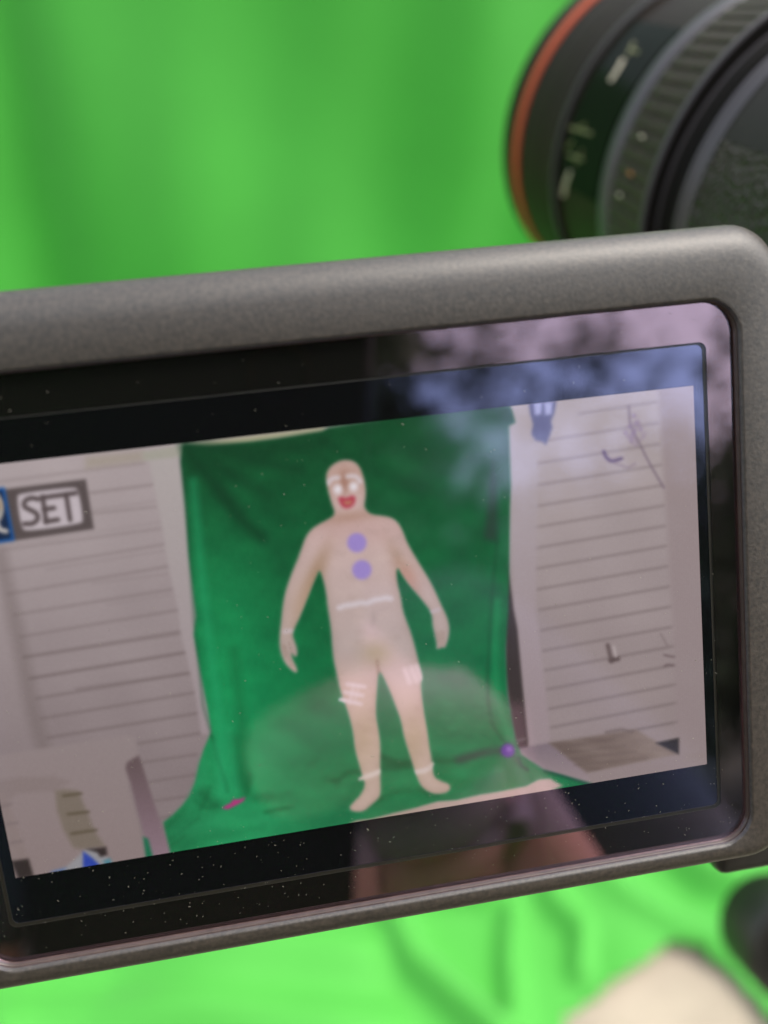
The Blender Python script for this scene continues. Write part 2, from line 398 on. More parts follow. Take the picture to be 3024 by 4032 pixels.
def blob(c, r, col, id_=None, soft=5., alpha=1., ry=None, ang=0):
    ry = ry or r; ca, sa = math.cos(rad(ang)), math.sin(rad(ang))
    idx = np.where((abs(U-c[0]) < max(r, ry)+3*soft) & (abs(Vp-c[1]) < max(r, ry)+3*soft))[0]
    if not len(idx): return
    x = U[idx]-c[0]; y = Vp[idx]-c[1]; e = np.hypot((x*ca+y*sa)/r, (-x*sa+y*ca)/ry)
    paint(idx, np.clip((1-e)*min(r, ry)/soft*.5+.5, 0, 1)*alpha, col, id_)
def glow(c, r, col, alpha, ry=None, ang=0):
    ry = ry or r; ca, sa = math.cos(rad(ang)), math.sin(rad(ang))
    x = U-c[0]; y = Vp-c[1]; e = ((x*ca+y*sa)/r)**2+((-x*sa+y*ca)/ry)**2
    idx = np.where(e < 6)[0]
    paint(idx, np.exp(-e[idx])*alpha, col, None)
def noise2(x, y, s, seed):
    r_ = np.random.default_rng(seed); v = np.zeros_like(x)
    for _ in range(14):
        a = r_.uniform(0, 6.28); f_ = r_.uniform(.5, 2.2)/s; v += np.sin(f_*(x*math.cos(a)+y*math.sin(a))*6.28+r_.uniform(0, 6.28))
    return v/4.0
def lerp(a, b, t_): t_ = np.clip(t_, 0, 1)[:, None]; return np.asarray(a, float)*(1-t_)+np.asarray(b, float)*t_

WALL, CLOTH, MAN, BADGE, CHAIR, LAMP, FLOOR, CLIPS, PCLIP = range(9)
# -- siding walls
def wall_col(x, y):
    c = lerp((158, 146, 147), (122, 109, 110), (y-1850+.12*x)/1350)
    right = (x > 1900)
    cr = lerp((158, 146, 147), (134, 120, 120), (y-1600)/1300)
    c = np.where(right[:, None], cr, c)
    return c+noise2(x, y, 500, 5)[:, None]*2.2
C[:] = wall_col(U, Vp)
LN = (106, 93, 93)
for a, b, w_, al in (((0, 325), (940, 205), 16, .35), ((590, 400), (1000, 345), 16, .5), ((600, 515), (1020, 450), 10, .25), ((600, 535), (1020, 490), 14, .4), ((0, 775), (1050, 632), 14, .4), ((0, 755), (1050, 590), 8, .2),
                     ((0, 915), (1075, 735), 14, .45), ((300, 900), (1075, 778), 8, .3), ((50, 1060), (1095, 880), 15, .5), ((600, 990), (1095, 930), 12, .25), ((90, 1197), (1120, 1030), 15, .5), ((700, 1130), (1120, 1065), 9, .2), ((135, 1340), (1160, 1165), 15, .55), ((160, 1472), (1175, 1305), 16, .6), ((190, 1613), (1210, 1442), 16, .6), ((500, 1680), (1240, 1580), 15, .6)):
    stroke(c8([a, b]), w_*.60277, LN, soft=5, alpha=al*.9)
for a, b, w_, al in (((130, 122), (1000, -10), 13, .5), ((170, 236), (1010, 95), 14, .6), ((200, 346), (1030, 206), 14, .65), ((225, 455), (1050, 315), 14, .65), ((260, 560), (1070, 427), 15, .7), ((750, 592), (1092, 535), 14, .7), ((775, 695), (1070, 650), 13, .7), ((815, 800), (1062, 760), 13, .7), ((845, 903), (1022, 878), 13, .7), ((872, 1000), (925, 985), 15, .6),
                     ((-60, 950), (62, 920), 13, .5), ((-30, 1040), (95, 1022), 13, .6), ((40, 1136), (120, 1122), 13, .6)):
    stroke(c4([a, b]), w_*.72333, LN, soft=5, alpha=al)
stroke(np.array([(0, 2190), (70, 2500), (130, 2800), (175, 2960)]), 60, (96, 84, 82), soft=22, alpha=.35)
yR = [1582, 1665, 1748, 1831, 1911, 1991, 2071, 2150, 2230, 2310, 2389, 2469, 2545, 2619, 2695, 2767]
for i, y in enumerate(yR):
    f_ = i/15; xr_ = 2585+f_*80; xl = 2055+f_*115; sl_ = -.155-.042*f_
    if i == 0: xl = 2280
    stroke(np.array([(xl, y-sl_*(xr_-xl)), (xr_, y)]), 9, LN, soft=5, alpha=.45+.25*f_)
stroke(np.array([(2490, 2876), (2667, 2843)]), 9, LN, soft=4, alpha=.8)
poly(np.array([(2590, 1500), (2760, 1480), (2800, 3040), (2668, 3040), (2652, 2500)]), (136, 121, 122), soft=14, alpha=.8)
# trim posts either side of the cloth
POSTL = np.array([tuple(q) for q in c8([(930, 130), (1195, 85), (1195, 165), (1155, 180), (1205, 480), (1232, 800), (1275, 1200), (1320, 1659)])]+[tuple(q) for q in c4([(1085, 170), (1130, 400), (1160, 540), (1095, 540), (1060, 300), (1010, 100), (985, 0)])]+[tuple(q) for q in c8([(1165, 1170), (1090, 830), (1050, 560), (1000, 330), (975, 190), (935, 190)])])
poly(POSTL, lambda x, y: lerp((160, 152, 150), (142, 128, 132), (y-1800)/1200), WALL, 6, .9)
poly(c8([(930, 130), (1195, 85), (1195, 160), (1100, 172), (940, 190)]), (150, 146, 136), WALL, 6)
poly(c8([(560, 165), (930, 125), (935, 190), (560, 240)]), (136, 127, 100), None, 14, .35)
poly(c6([(150, -900), (300, -900), (285, 0), (320, 300), (345, 500), (362, 712), (245, 738), (210, 400), (165, 0)]), lambda x, y: lerp((160, 150, 154), (142, 126, 130), (y-1600)/1200), WALL, 8, .85)
poly(c6([(120, -500), (140, -200), (165, 0), (185, 100), (212, 400), (242, 700), (242, 740), (185, 745), (150, 550), (125, 350)]), (52, 43, 41), WALL, 6)
stroke(c6([(185, 700), (225, 690)]), 10, (90, 80, 78), soft=4)
poly(c3([(780, 712), (900, 700), (1400, 640), (1400, 655), (1080, 702), (905, 718)]), (150, 148, 120), WALL, 5)
# ground outside the cloth, step and box by the right wall
poly(c6([(190, 740), (355, 712), (470, 800), (600, 900), (590, 945), (330, 870)]), lambda x, y: lerp((112, 98, 106), (140, 124, 126), (y-2920)/160), FLOOR, 6)
poly(c6([(355, 712), (820, 640), (1047, 775), (560, 875)]), lambda x, y: lerp((96, 81, 76), (122, 106, 98), (x-2100)/500)+noise2(x, y*4, 220, 8)[:, None]*4, FLOOR, 7)
for k in range(4): stroke(c6([(400+k*30, 735+k*32), (700+k*60, 690+k*34)]), 5, (80, 66, 62), soft=5, alpha=.35)
poly(c6([(560, 872), (1047, 775), (1060, 765), (1230, 765), (1230, 860), (585, 950)]), (134, 119, 118), FLOOR, 6)
poly(c6([(925, 712), (1047, 685), (1047, 772)]), (36, 31, 29), FLOOR, 5)
stroke(c6([(660, 655), (740, 640), (800, 652)]), 10, (92, 78, 74), soft=6, alpha=.7)
# tap and squiggles on the right wall
stroke(c6([(668, 190), (688, 275)]), 16, (94, 80, 80), soft=5); stroke(c6([(684, 272), (722, 262)]), 18, (84, 70, 70), soft=5); stroke(c6([(700, 200), (712, 250)]), 8, (168, 156, 156), soft=5)
stroke(c6([(970, 243), (1000, 250), (1022, 252)]), 6, (92, 76, 78), soft=4); stroke(c6([(970, 303), (985, 294), (1020, 298)]), 6, (92, 76, 78), soft=4); stroke(c6([(950, 130), (985, 190)]), 4, (110, 96, 96), soft=4)
# vine twigs and the hanging lantern, with mirrored sky painted into its blue
stroke(c2([(1062, 815), (1068, 900), (1100, 960), (1150, 1060), (1212, 1165)]), 6, (104, 88, 100), soft=5, sm=1)
stroke(c2([(955, 1010), (965, 1035), (985, 1052), (1008, 1048), (1030, 1040)]), 12, (84, 66, 96), soft=5, sm=1)
stroke(c2([(1000, 1060), (1060, 1080), (1090, 1062)]), 6, (128, 112, 122), soft=5)
for k in range(26): blob(c2([(1098+rng.normal(0, 20), 925+rng.normal(0, 26))])[0], rng.uniform(3, 9), (128, 108, 134), soft=4, alpha=.7)
poly(c2([(632, 795), (752, 795), (742, 850), (728, 880), (735, 905), (722, 945), (706, 982), (690, 966), (662, 962), (645, 935), (652, 890), (640, 850)]), (82, 82, 116), LAMP, 5)
for a, b in ((655, 690), (700, 735)): poly(c2([(a, 800), (b, 800), (b-4, 850), (a+4, 855)]), (150, 150, 186), LAMP, 5)

# -- the hung green cloth
cl = np.array([tuple(q) for q in c8([(1190, 88)])]+[tuple(q) for q in c3([(800, 712), (905, 717), (1080, 701), (1200, 686), (1390, 655), (1420, 640)])]+[tuple(q) for q in c2([(300, 830), (550, 815), (560, 830), (575, 885), (547, 900), (550, 1000), (556, 1150), (552, 1250)])]
              + [tuple(q) for q in dp([(1098, 1320), (1092, 1400), (1096, 1500), (1112, 1590)])]+[tuple(q) for q in c6([(185, 720), (205, 775), (330, 858), (440, 890), (600, 945), (600, 1100), (0, 1200)])]+[tuple(q) for q in c4([(1700, 1250), (930, 1230), (890, 1020), (940, 980), (990, 930), (1030, 880), (1062, 800), (1085, 700), (1110, 620), (1150, 528), (1130, 400), (1085, 170), (1055, 0)])]+[tuple(q) for q in c8([(1280, 1200), (1232, 800), (1212, 500), (1180, 200)])])
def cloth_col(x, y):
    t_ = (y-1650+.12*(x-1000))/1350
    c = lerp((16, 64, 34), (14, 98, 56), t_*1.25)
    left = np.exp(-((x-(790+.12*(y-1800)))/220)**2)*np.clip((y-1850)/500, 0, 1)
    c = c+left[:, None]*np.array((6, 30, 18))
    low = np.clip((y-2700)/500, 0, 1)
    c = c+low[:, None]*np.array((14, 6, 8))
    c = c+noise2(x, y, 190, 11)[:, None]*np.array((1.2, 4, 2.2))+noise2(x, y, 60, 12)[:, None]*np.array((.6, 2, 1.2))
    return c
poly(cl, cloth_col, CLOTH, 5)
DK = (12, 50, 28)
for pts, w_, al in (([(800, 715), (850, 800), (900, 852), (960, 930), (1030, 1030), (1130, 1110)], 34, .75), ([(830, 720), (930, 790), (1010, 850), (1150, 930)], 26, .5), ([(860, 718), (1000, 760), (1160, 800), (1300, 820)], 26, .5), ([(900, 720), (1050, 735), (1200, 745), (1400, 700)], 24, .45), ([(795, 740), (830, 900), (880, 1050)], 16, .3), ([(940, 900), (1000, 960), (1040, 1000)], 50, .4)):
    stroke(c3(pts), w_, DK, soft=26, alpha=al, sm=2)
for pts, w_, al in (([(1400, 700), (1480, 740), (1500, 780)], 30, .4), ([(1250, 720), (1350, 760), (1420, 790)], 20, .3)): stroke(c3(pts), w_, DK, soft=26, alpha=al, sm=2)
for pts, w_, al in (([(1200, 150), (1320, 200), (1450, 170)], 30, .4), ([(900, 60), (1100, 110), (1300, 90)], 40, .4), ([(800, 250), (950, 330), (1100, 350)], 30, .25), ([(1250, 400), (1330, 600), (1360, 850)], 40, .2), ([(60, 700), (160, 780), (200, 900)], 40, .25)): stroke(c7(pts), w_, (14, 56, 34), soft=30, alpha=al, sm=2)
poly(c7([(1562, 190), (1580, 330), (1592, 560), (1588, 720), (1500, 700), (1520, 560), (1540, 350)]), (32, 54, 42), None, 14, .9)
stroke(np.array(list(map(tuple, c7([(1588, 700), (1575, 860), (1560, 1000), (1545, 1250), (1525, 1659)])))+list(map(tuple, c5([(1278, 150), (1270, 250), (1278, 400), (1300, 500), (1370, 592)])))), 8, (14, 62, 36), soft=9, alpha=.65, sm=1)
stroke(c7([(1470, 700), (1500, 800), (1480, 900)]), 30, (16, 74, 40), soft=24, alpha=.5)
stroke(np.array([(760, 1900), (800, 2350), (860, 2800), (890, 3120)]), 26, (34, 150, 96), soft=22, alpha=.55, sm=1)
stroke(np.array([(715, 1800), (740, 2100), (765, 2450), (800, 2780), (835, 2900)]), 7, (12, 62, 36), soft=8, alpha=.5)
stroke(np.array([(920, 2560), (960, 2900), (965, 3090)]), 30, (16, 92, 50), soft=26, alpha=.6, sm=1)
stroke(dp([(1075, 1300), (1068, 1420), (1075, 1520), (1100, 1590)]), 22, (26, 140, 84), soft=16, alpha=.5, sm=1)
for pts, w_, al in (([(1155, 560), (1190, 700), (1228, 800), (1235, 850)], 9, .6), ([(1140, 830), (1120, 900), (1090, 950)], 10, .5), ([(1065, 905), (1120, 950), (1180, 925)], 12, .5), ([(930, 1110), (1000, 1060), (1080, 1000)], 9, .5), ([(1450, 965), (1520, 950), (1580, 940)], 7, .6), ([(900, 1050), (980, 980), (1060, 880)], 9, .4), ([(1360, 760), (1350, 860)], 18, .55), ([(930, 1150), (1010, 1090)], 8, .5)):
    stroke(c4(pts), w_, (16, 74, 40), soft=10, alpha=al*.75, sm=1)
for pts, w_, cc, al in (([(1175, 600), (1205, 760), (1190, 890)], 22, (38, 146, 94), .5), ([(1110, 700), (1085, 820), (1030, 920)], 24, (40, 142, 92), .4), ([(1280, 560), (1305, 740), (1330, 860)], 34, (16, 84, 46), .5), ([(1250, 520), (1265, 700), (1290, 850)], 22, (36, 146, 94), .4), ([(1100, 860), (1130, 900), (1175, 925)], 34, (18, 78, 44), .5), ([(960, 1080), (1080, 1030), (1200, 1010)], 26, (40, 140, 90), .35), ([(1000, 1140), (1200, 1090), (1420, 1050)], 22, (18, 92, 54), .4), ([(1350, 900), (1480, 890), (1600, 860)], 24, (18, 92, 54), .35), ([(1400, 1010), (1520, 990), (1650, 950)], 26, (42, 142, 92), .3)):
    stroke(c4(pts), w_, cc, soft=20, alpha=al, sm=2)
for pts, w_, cc, al in (([(900, 560), (1050, 640), (1200, 600)], 30, (44, 142, 94), .3), ([(260, 560), (380, 640), (480, 660)], 30, (20, 88, 52), .3), ([(700, 790), (850, 800), (900, 790)], 30, (40, 136, 88), .35), ([(1100, 740), (1220, 760), (1330, 740)], 30, (44, 140, 92), .3), ([(150, 820), (300, 860), (480, 850)], 30, (40, 136, 86), .3), ([(980, 780), (1120, 820), (1250, 800)], 24, (18, 90, 52), .35)):
    stroke(c5(pts), w_, cc, soft=22, alpha=al, sm=2)
for pts, w_, al in (([(440, 795), (470, 785), (500, 752), (560, 742), (610, 738)], 14, .85), ([(400, 790), (450, 800)], 30, .35), ([(690, 660), (720, 680), (790, 705), (870, 690)], 26, .85), ([(700, 720), (800, 720), (870, 705)], 20, .6), ([(965, 682), (1080, 690), (1180, 662), (1240, 640)], 10, .8), ([(690, 890), (760, 860), (840, 850)], 18, .45), ([(905, 840), (960, 865), (1000, 872)], 12, .6), ([(600, 950), (660, 915), (690, 890)], 12, .6), ([(60, 965), (200, 938)], 7, .6), ([(1410, 655), (1430, 690), (1490, 738)], 10, .7), ([(290, 710), (350, 680)], 7, .5), ([(10, 880), (90, 880)], 30, .3)):
    stroke(c5(pts), w_, (16, 66, 36), soft=11, alpha=al*.75, sm=1)
stroke(c5([(1120, 680), (1200, 655), (1290, 632), (1380, 630)]), 26, (66, 52, 58), soft=18, alpha=.75, sm=1)
for k in range(60):
    x, y = rng.uniform(900, 1360), rng.uniform(330, 640); l = rng.uniform(15, 50)
    stroke(c5([(x, y), (x+l, y+l*.35)]), 4, (60, 140, 92) if rng.random() < .5 else (28, 92, 58), soft=6, alpha=.35)
for k in range(70):
    x, y = rng.uniform(0, 1300), rng.uniform(700, 1000); l = rng.uniform(20, 70)
    stroke(c5([(x, y), (x+l, y-l*.12)]), 4, (40, 132, 84) if rng.random() < .5 else (18, 84, 48), soft=7, alpha=.3)
stroke(c6([(330, 862), (440, 893), (585, 935)]), 9, (10, 60, 42), soft=5, alpha=.9); stroke(c6([(190, 790), (210, 840), (240, 855)]), 9, (10, 62, 46), soft=5, alpha=.8)
# concrete showing in front of the cloth
poly(np.array(list(map(tuple, c5([(495, 1050), (525, 1022), (560, 1008), (640, 1000), (760, 968), (860, 945), (1000, 905), (1100, 898), (1230, 868), (1340, 850), (1480, 822)])))+list(map(tuple, c6([(300, 905), (360, 900), (400, 925), (430, 938), (300, 1000), (0, 1090)])))+list(map(tuple, c5([(1200, 990), (495, 1090)])))), lambda x, y: lerp((146, 128, 116), (172, 148, 142), (x-1400)/500), FLOOR, 5)
# clips holding the cloth down
poly(c4([(1210, 945), (1225, 930), (1255, 915), (1270, 895), (1300, 895), (1335, 883), (1325, 905), (1290, 925), (1240, 950)]), (160, 52, 110), CLIPS, 5)
blob(c6([(135, 752)])[0], 27, (82, 46, 130), PCLIP, 7); blob(c6([(140, 745)])[0], 9, (150, 120, 180), None, 6, .6)
# -- person standing in front of the cloth
body = np.array(list(map(tuple, c7([(600, 182), (650, 190), (690, 225), (715, 290), (728, 350), (732, 410), (725, 460), (722, 490), (740, 522), (775, 542), (840, 548), (900, 560), (940, 590), (970, 640), (1000, 720), (1045, 800), (1100, 890), (1150, 970), (1190, 1050), (1225, 1130), (1250, 1180), (1270, 1230), (1280, 1290), (1272, 1350), (1257, 1395), (1245, 1415), (1228, 1408), (1210, 1421), (1190, 1418), (1192, 1390), (1180, 1330), (1165, 1270), (1162, 1210), (1150, 1170), (1120, 1130), (1080, 1080), (1020, 1010), (970, 940), (936, 880), (930, 930), (940, 1000), (960, 1070), (975, 1170), (1000, 1240), (1030, 1320), (1050, 1390), (1065, 1450), (1085, 1530)])))
                + list(map(tuple, c5([(910, 185), (920, 235), (910, 265), (918, 350), (930, 440), (945, 520), (955, 600), (970, 680), (975, 740), (985, 775), (1020, 795), (1065, 810), (1072, 838), (1050, 860), (1000, 869), (960, 861), (920, 836), (900, 808), (880, 760), (855, 680), (830, 600), (812, 540), (800, 470), (770, 390), (735, 300), (700, 225), (684, 200), (678, 222), (672, 300), (666, 380), (666, 450), (680, 520), (690, 600), (688, 700), (690, 790), (692, 862), (680, 890), (635, 930), (600, 960), (560, 965), (527, 957), (518, 937), (540, 910), (580, 870), (605, 820), (590, 770), (570, 700), (548, 620), (540, 540), (525, 470), (500, 390), (475, 330), (455, 250), (440, 180)])))
                + list(map(tuple, c7([(555, 1659), (540, 1590), (520, 1500), (510, 1420), (505, 1330), (495, 1240), (480, 1150), (470, 1050), (450, 960), (430, 900), (412, 930), (375, 1020), (340, 1110), (300, 1210), (262, 1290), (252, 1330), (275, 1390), (285, 1430), (281, 1466), (262, 1470), (246, 1445), (250, 1480), (275, 1530), (286, 1565), (270, 1576), (235, 1550), (200, 1510), (175, 1450), (165, 1390), (168, 1310), (178, 1230), (185, 1150), (200, 1060), (225, 980), (255, 900), (285, 830), (310, 760), (335, 690), (370, 640), (420, 605), (480, 575), (520, 550), (526, 520), (510, 480), (495, 430), (480, 370), (470, 310), (475, 265), (500, 225), (550, 192)]))))
body = smooth_poly(body, 1)
def body_col(x, y):
    c = lerp((186, 160, 156), (168, 151, 147), (y-2050)/480)
    c = np.where((y > 2520)[:, None], lerp((168, 151, 147), (188, 161, 152), (y-2560)/160), c)
    c = np.where((y > 2800)[:, None], lerp((188, 161, 152), (177, 154, 144), (y-2800)/300), c)
    return c+noise2(x, y, 130, 21)[:, None]*1.6
BODY_C = None
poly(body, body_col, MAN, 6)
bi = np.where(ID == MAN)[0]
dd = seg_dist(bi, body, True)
C[bi] = C[bi]*(1-(.11*np.exp(-dd/16))[:, None]*np.array((.9, 1.0, 1.25)))      # painted shade where the cloth turns away at the body's outline
def on_body(fn):
    """paint only inside the person"""
    global C
    keep = C.copy(); fn(); out = ID != MAN; C[out] = keep[out]
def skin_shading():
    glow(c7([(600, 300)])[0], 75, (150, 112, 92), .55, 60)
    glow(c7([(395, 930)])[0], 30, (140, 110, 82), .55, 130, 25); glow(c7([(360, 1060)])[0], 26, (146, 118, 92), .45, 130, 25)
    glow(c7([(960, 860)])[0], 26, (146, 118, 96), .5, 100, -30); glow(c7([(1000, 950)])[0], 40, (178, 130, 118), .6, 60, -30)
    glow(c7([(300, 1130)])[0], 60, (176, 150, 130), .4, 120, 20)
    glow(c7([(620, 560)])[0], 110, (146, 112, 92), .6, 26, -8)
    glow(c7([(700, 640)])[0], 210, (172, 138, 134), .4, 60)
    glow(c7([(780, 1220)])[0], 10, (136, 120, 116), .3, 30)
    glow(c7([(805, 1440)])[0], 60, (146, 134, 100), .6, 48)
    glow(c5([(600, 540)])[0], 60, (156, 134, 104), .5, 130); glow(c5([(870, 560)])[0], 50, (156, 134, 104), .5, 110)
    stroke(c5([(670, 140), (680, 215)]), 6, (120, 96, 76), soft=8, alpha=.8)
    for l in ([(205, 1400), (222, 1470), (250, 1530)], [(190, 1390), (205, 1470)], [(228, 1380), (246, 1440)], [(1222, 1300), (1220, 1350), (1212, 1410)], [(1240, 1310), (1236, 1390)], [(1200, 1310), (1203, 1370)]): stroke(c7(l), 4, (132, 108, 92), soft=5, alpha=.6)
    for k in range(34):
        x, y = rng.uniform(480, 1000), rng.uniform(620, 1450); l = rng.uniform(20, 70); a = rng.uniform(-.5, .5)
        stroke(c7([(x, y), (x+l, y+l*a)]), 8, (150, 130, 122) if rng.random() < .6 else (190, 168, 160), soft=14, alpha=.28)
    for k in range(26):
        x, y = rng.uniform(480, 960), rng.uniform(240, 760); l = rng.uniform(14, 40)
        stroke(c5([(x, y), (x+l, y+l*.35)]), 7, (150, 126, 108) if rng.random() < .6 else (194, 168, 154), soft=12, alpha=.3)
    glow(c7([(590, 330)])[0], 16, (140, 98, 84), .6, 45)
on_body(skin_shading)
def costume():
    LI = (196, 187, 193)
    blob(c7([(548, 376)])[0], 16, (208, 202, 208), soft=10, ry=18, alpha=.95); blob(c7([(650, 358)])[0], 16, (208, 202, 208), soft=10, ry=17, alpha=.95)
    stroke(c7([(484, 335), (496, 318), (522, 302), (550, 300)]), 17, LI, soft=8, alpha=.85, sm=1); stroke(c7([(612, 292), (655, 288), (682, 305), (694, 325)]), 17, LI, soft=8, alpha=.85, sm=1)
    poly(c7([(550, 432), (575, 424), (602, 434), (640, 416), (662, 426), (662, 460), (640, 490), (605, 502), (575, 490), (557, 458)]), (160, 52, 68), None, 8, .95, 1)
    poly(c7([(586, 458), (640, 450), (630, 470), (602, 476)]), (170, 132, 96), None, 6, .9)
    for p in ((672, 725), (705, 902)): blob(c7([p])[0], 38, (142, 122, 182), soft=7)
    stroke(c7([(558, 1150), (600, 1134), (650, 1130), (695, 1116), (740, 1122), (790, 1096), (830, 1094), (862, 1084), (893, 1090)]), 18, (194, 184, 190), soft=9, alpha=.9, sm=2)
    stroke(c7([(200, 1305), (246, 1300)]), 14, (182, 168, 172), soft=8); stroke(c7([(1152, 1180), (1205, 1162)]), 12, (176, 162, 168), soft=8)
    WB = (202, 182, 184)
    for a, b in (((508, 268), (602, 282)), ((496, 312), (590, 330)), ((470, 352), (582, 376))): stroke(c5([a, b]), 12, WB, soft=6)
    stroke(c5([(545, 268), (520, 372)]), 9, WB, soft=6, alpha=.8); stroke(c5([(572, 272), (548, 370)]), 8, WB, soft=6, alpha=.6)
    for a, b in (((822, 190), (848, 258)), ((856, 178), (885, 250)), ((886, 170), (912, 240))): stroke(c5([a, b]), 15, (206, 184, 186), soft=10, alpha=.85)
    stroke(c5([(578, 784), (640, 762), (690, 742)]), 17, (194, 178, 172), soft=8); stroke(c5([(880, 748), (930, 738), (976, 714)]), 17, (192, 176, 172), soft=8)
on_body(costume)
stroke(c5([(578, 784), (600, 774)]), 14, (184, 166, 158), MAN, 5); stroke(c5([(955, 722), (974, 702)]), 12, (184, 166, 158), MAN, 5); stroke(c5([(470, 352), (492, 358)]), 14, (204, 186, 190), MAN, 5)
# -- white plastic chair at the lower left, bag and box beneath it
poly(c4([(-500, 740), (0, 655), (400, 592), (690, 545), (732, 556), (752, 640), (760, 660), (700, 690), (684, 720), (700, 830), (745, 980), (805, 1240), (600, 1260), (200, 1320), (-300, 1400)]), lambda x, y: lerp((132, 119, 119), (128, 113, 112), (y-2900)/500), CHAIR, 7)
poly(c4([(-300, 840), (0, 790), (100, 776), (300, 770), (380, 800), (300, 850), (100, 860), (40, 900), (100, 1080), (190, 1320), (60, 1340), (-300, 1350)]), (116, 102, 100), CHAIR, 10, .45)
poly(c4([(-300, 900), (20, 850), (60, 930), (125, 1140), (160, 1225), (60, 1240), (-300, 1300)]), (128, 113, 110), WALL, 8, .5)
for a, b in (((-60, 950), (62, 920)), ((-30, 1040), (95, 1022)), ((40, 1136), (120, 1122))): stroke(c4([a, b]), 9, LN, soft=5, alpha=.6)
poly(c4([(300, 850), (345, 840), (425, 848), (470, 955), (520, 1075), (572, 1150), (455, 1168), (400, 1160), (345, 1060), (310, 950)]), (108, 97, 86), WALL, 9, .85)
for a, b in (((345, 876), (442, 863)), ((370, 976), (482, 963)), ((390, 1082), (524, 1062))): stroke(c4([a, b]), 9, (72, 62, 46), soft=5, alpha=.8)
poly(c4([(690, 695), (755, 655), (790, 760), (850, 950), (910, 1120), (938, 1225), (838, 1250), (790, 1105), (748, 955), (712, 810), (684, 730)]), lambda x, y: lerp((92, 76, 78), (128, 106, 116), (y-3000)/380), CHAIR, 6)
poly(c4([(780, 1100), (805, 1110), (840, 1240), (800, 1250)]), (24, 96, 66), CLOTH, 6)
poly(c4([(250, 1312), (345, 1275), (420, 1210), (465, 1168), (520, 1160), (612, 1240), (612, 1260), (250, 1330)]), (134, 132, 136), CHAIR, 6)
poly(c4([(452, 1178), (500, 1212), (548, 1258), (452, 1268)]), (42, 62, 148), CHAIR, 6); poly(c4([(245, 1318), (290, 1285), (358, 1268), (330, 1300), (250, 1325)]), (78, 104, 150), CHAIR, 7)
poly(c4([(470, 1166), (578, 1155), (584, 1196), (548, 1210), (530, 1185)]), (48, 39, 38), CHAIR, 6); poly(c4([(560, 1232), (598, 1214), (608, 1240), (580, 1252)]), (70, 116, 130), CHAIR, 6)
poly(c4([(60, 1232), (155, 1218), (182, 1312), (100, 1325)]), (46, 38, 36), CHAIR, 6)
# -- menu badge: icon and SET
poly(c8([(-300, 430), (20, 378), (560, 310), (614, 635), (90, 712), (-300, 770)]), (80, 70, 70), BADGE, 5)
poly(c8([(-300, 425), (22, 372), (90, 700), (-300, 760)]), (22, 36, 62), BADGE, 5)
stroke(c8([(-300, 425), (22, 372), (86, 704), (-300, 765)]), 11, (24, 78, 146), None, 5)
th_ = np.linspace(-2.3, 2.3, 24)
stroke(np.array([c8([(-55+62*math.cos(a)*1.0, 500+95*math.sin(a))])[0] for a in th_]), 20, (168, 160, 150), None, 5)
stroke(c8([(-40, 560), (0, 640), (40, 650)]), 18, (176, 168, 164), None, 5); stroke(c8([(-6, 440), (8, 500)]), 6, (180, 120, 60), None, 4, .6)
badge = c8([(108, 428), (130, 402), (480, 360), (512, 378), (545, 575), (528, 602), (175, 652), (140, 630)])
poly(badge, (176, 165, 170), None, 6, 1, 2)
DKL = (78, 67, 68)
stroke(c8([(248, 440), (205, 430), (160, 450), (155, 490), (200, 512), (240, 532), (250, 570), (215, 602), (160, 602)]), 18, DKL, None, 5, 1, 1)
for l in ([(278, 425), (302, 590)], [(272, 432), (352, 420)], [(288, 508), (352, 498)], [(298, 588), (378, 574)]): stroke(c8(l), 18, DKL, None, 5)
for l in ([(372, 418), (494, 400)], [(432, 412), (458, 575)]): stroke(c8(l), 18, DKL, None, 5)

# the panel and its scaler soften everything a little
kx = np.exp(-(np.arange(-4, 5)/1.35)**2/2); kx /= kx.sum()
im = C.reshape(NY+1, NX+1, 3)
for ax_ in (0, 1):
    pd = np.pad(im, [(4, 4) if i == ax_ else (0, 0) for i in range(3)], 'edge')
    im = sum(kx[k]*np.take(pd, np.arange(k, k+im.shape[ax_]), ax_) for k in range(9))
C = im.reshape(-1, 3).copy()
# the panel's own fine column structure and noise
C += (np.sin(mmX.ravel()*2*math.pi/0.21)*1.2)[:, None]+rng.normal(0, 1.3, NP)[:, None]
def to_lin(c):
    c = np.clip(c, 0, 255)/255; return np.where(c <= .04045, c/12.92, ((c+.055)/1.055)**2.4)
LINC = to_lin(C)
M['picture'] = gloss_over('display_picture', (0.004, 0.004, 0.004), (0.64, 0.62, 1.0), 0.17, 0.06, emission_attr='shown', gain=1.18/(2**EXPO))
NAMES = {WALL: ('siding_wall_image', 'pale clapboard walls with white trim shown on the screen'), CLOTH: ('green_cloth_image', 'green cloth hung between the walls shown on the screen'),
         MAN: ('person_image', 'person in a tan bodysuit with two lilac discs standing on the green cloth on the screen'), BADGE: ('menu_badge', 'dark grey badge with the letters SET on the screen'),
         CHAIR: ('plastic_chair_image', 'white plastic chair with a bag under it shown on the screen'), LAMP: ('lantern_image', 'wall lantern shown at the top of the screen'),
         FLOOR: ('concrete_floor_image', 'concrete ground shown along the bottom of the screen'), CLIPS: ('cloth_clip_image', 'pink clip holding the cloth edge on the screen'), PCLIP: ('cloth_clip_image', 'purple clip holding the cloth edge on the screen')}
P3 = w_pt(np.stack([mmX.ravel(), mmY.ravel(), np.zeros(NP)], 1))
idg = ID.reshape(NY+1, NX+1)[:-1, :-1]
base = (np.arange(NY)[:, None]*(NX+1)+np.arange(NX)[None, :])
quads = np.stack([base, base+NX+1, base+NX+2, base+1], -1)
off = np.array(world_of(screen))
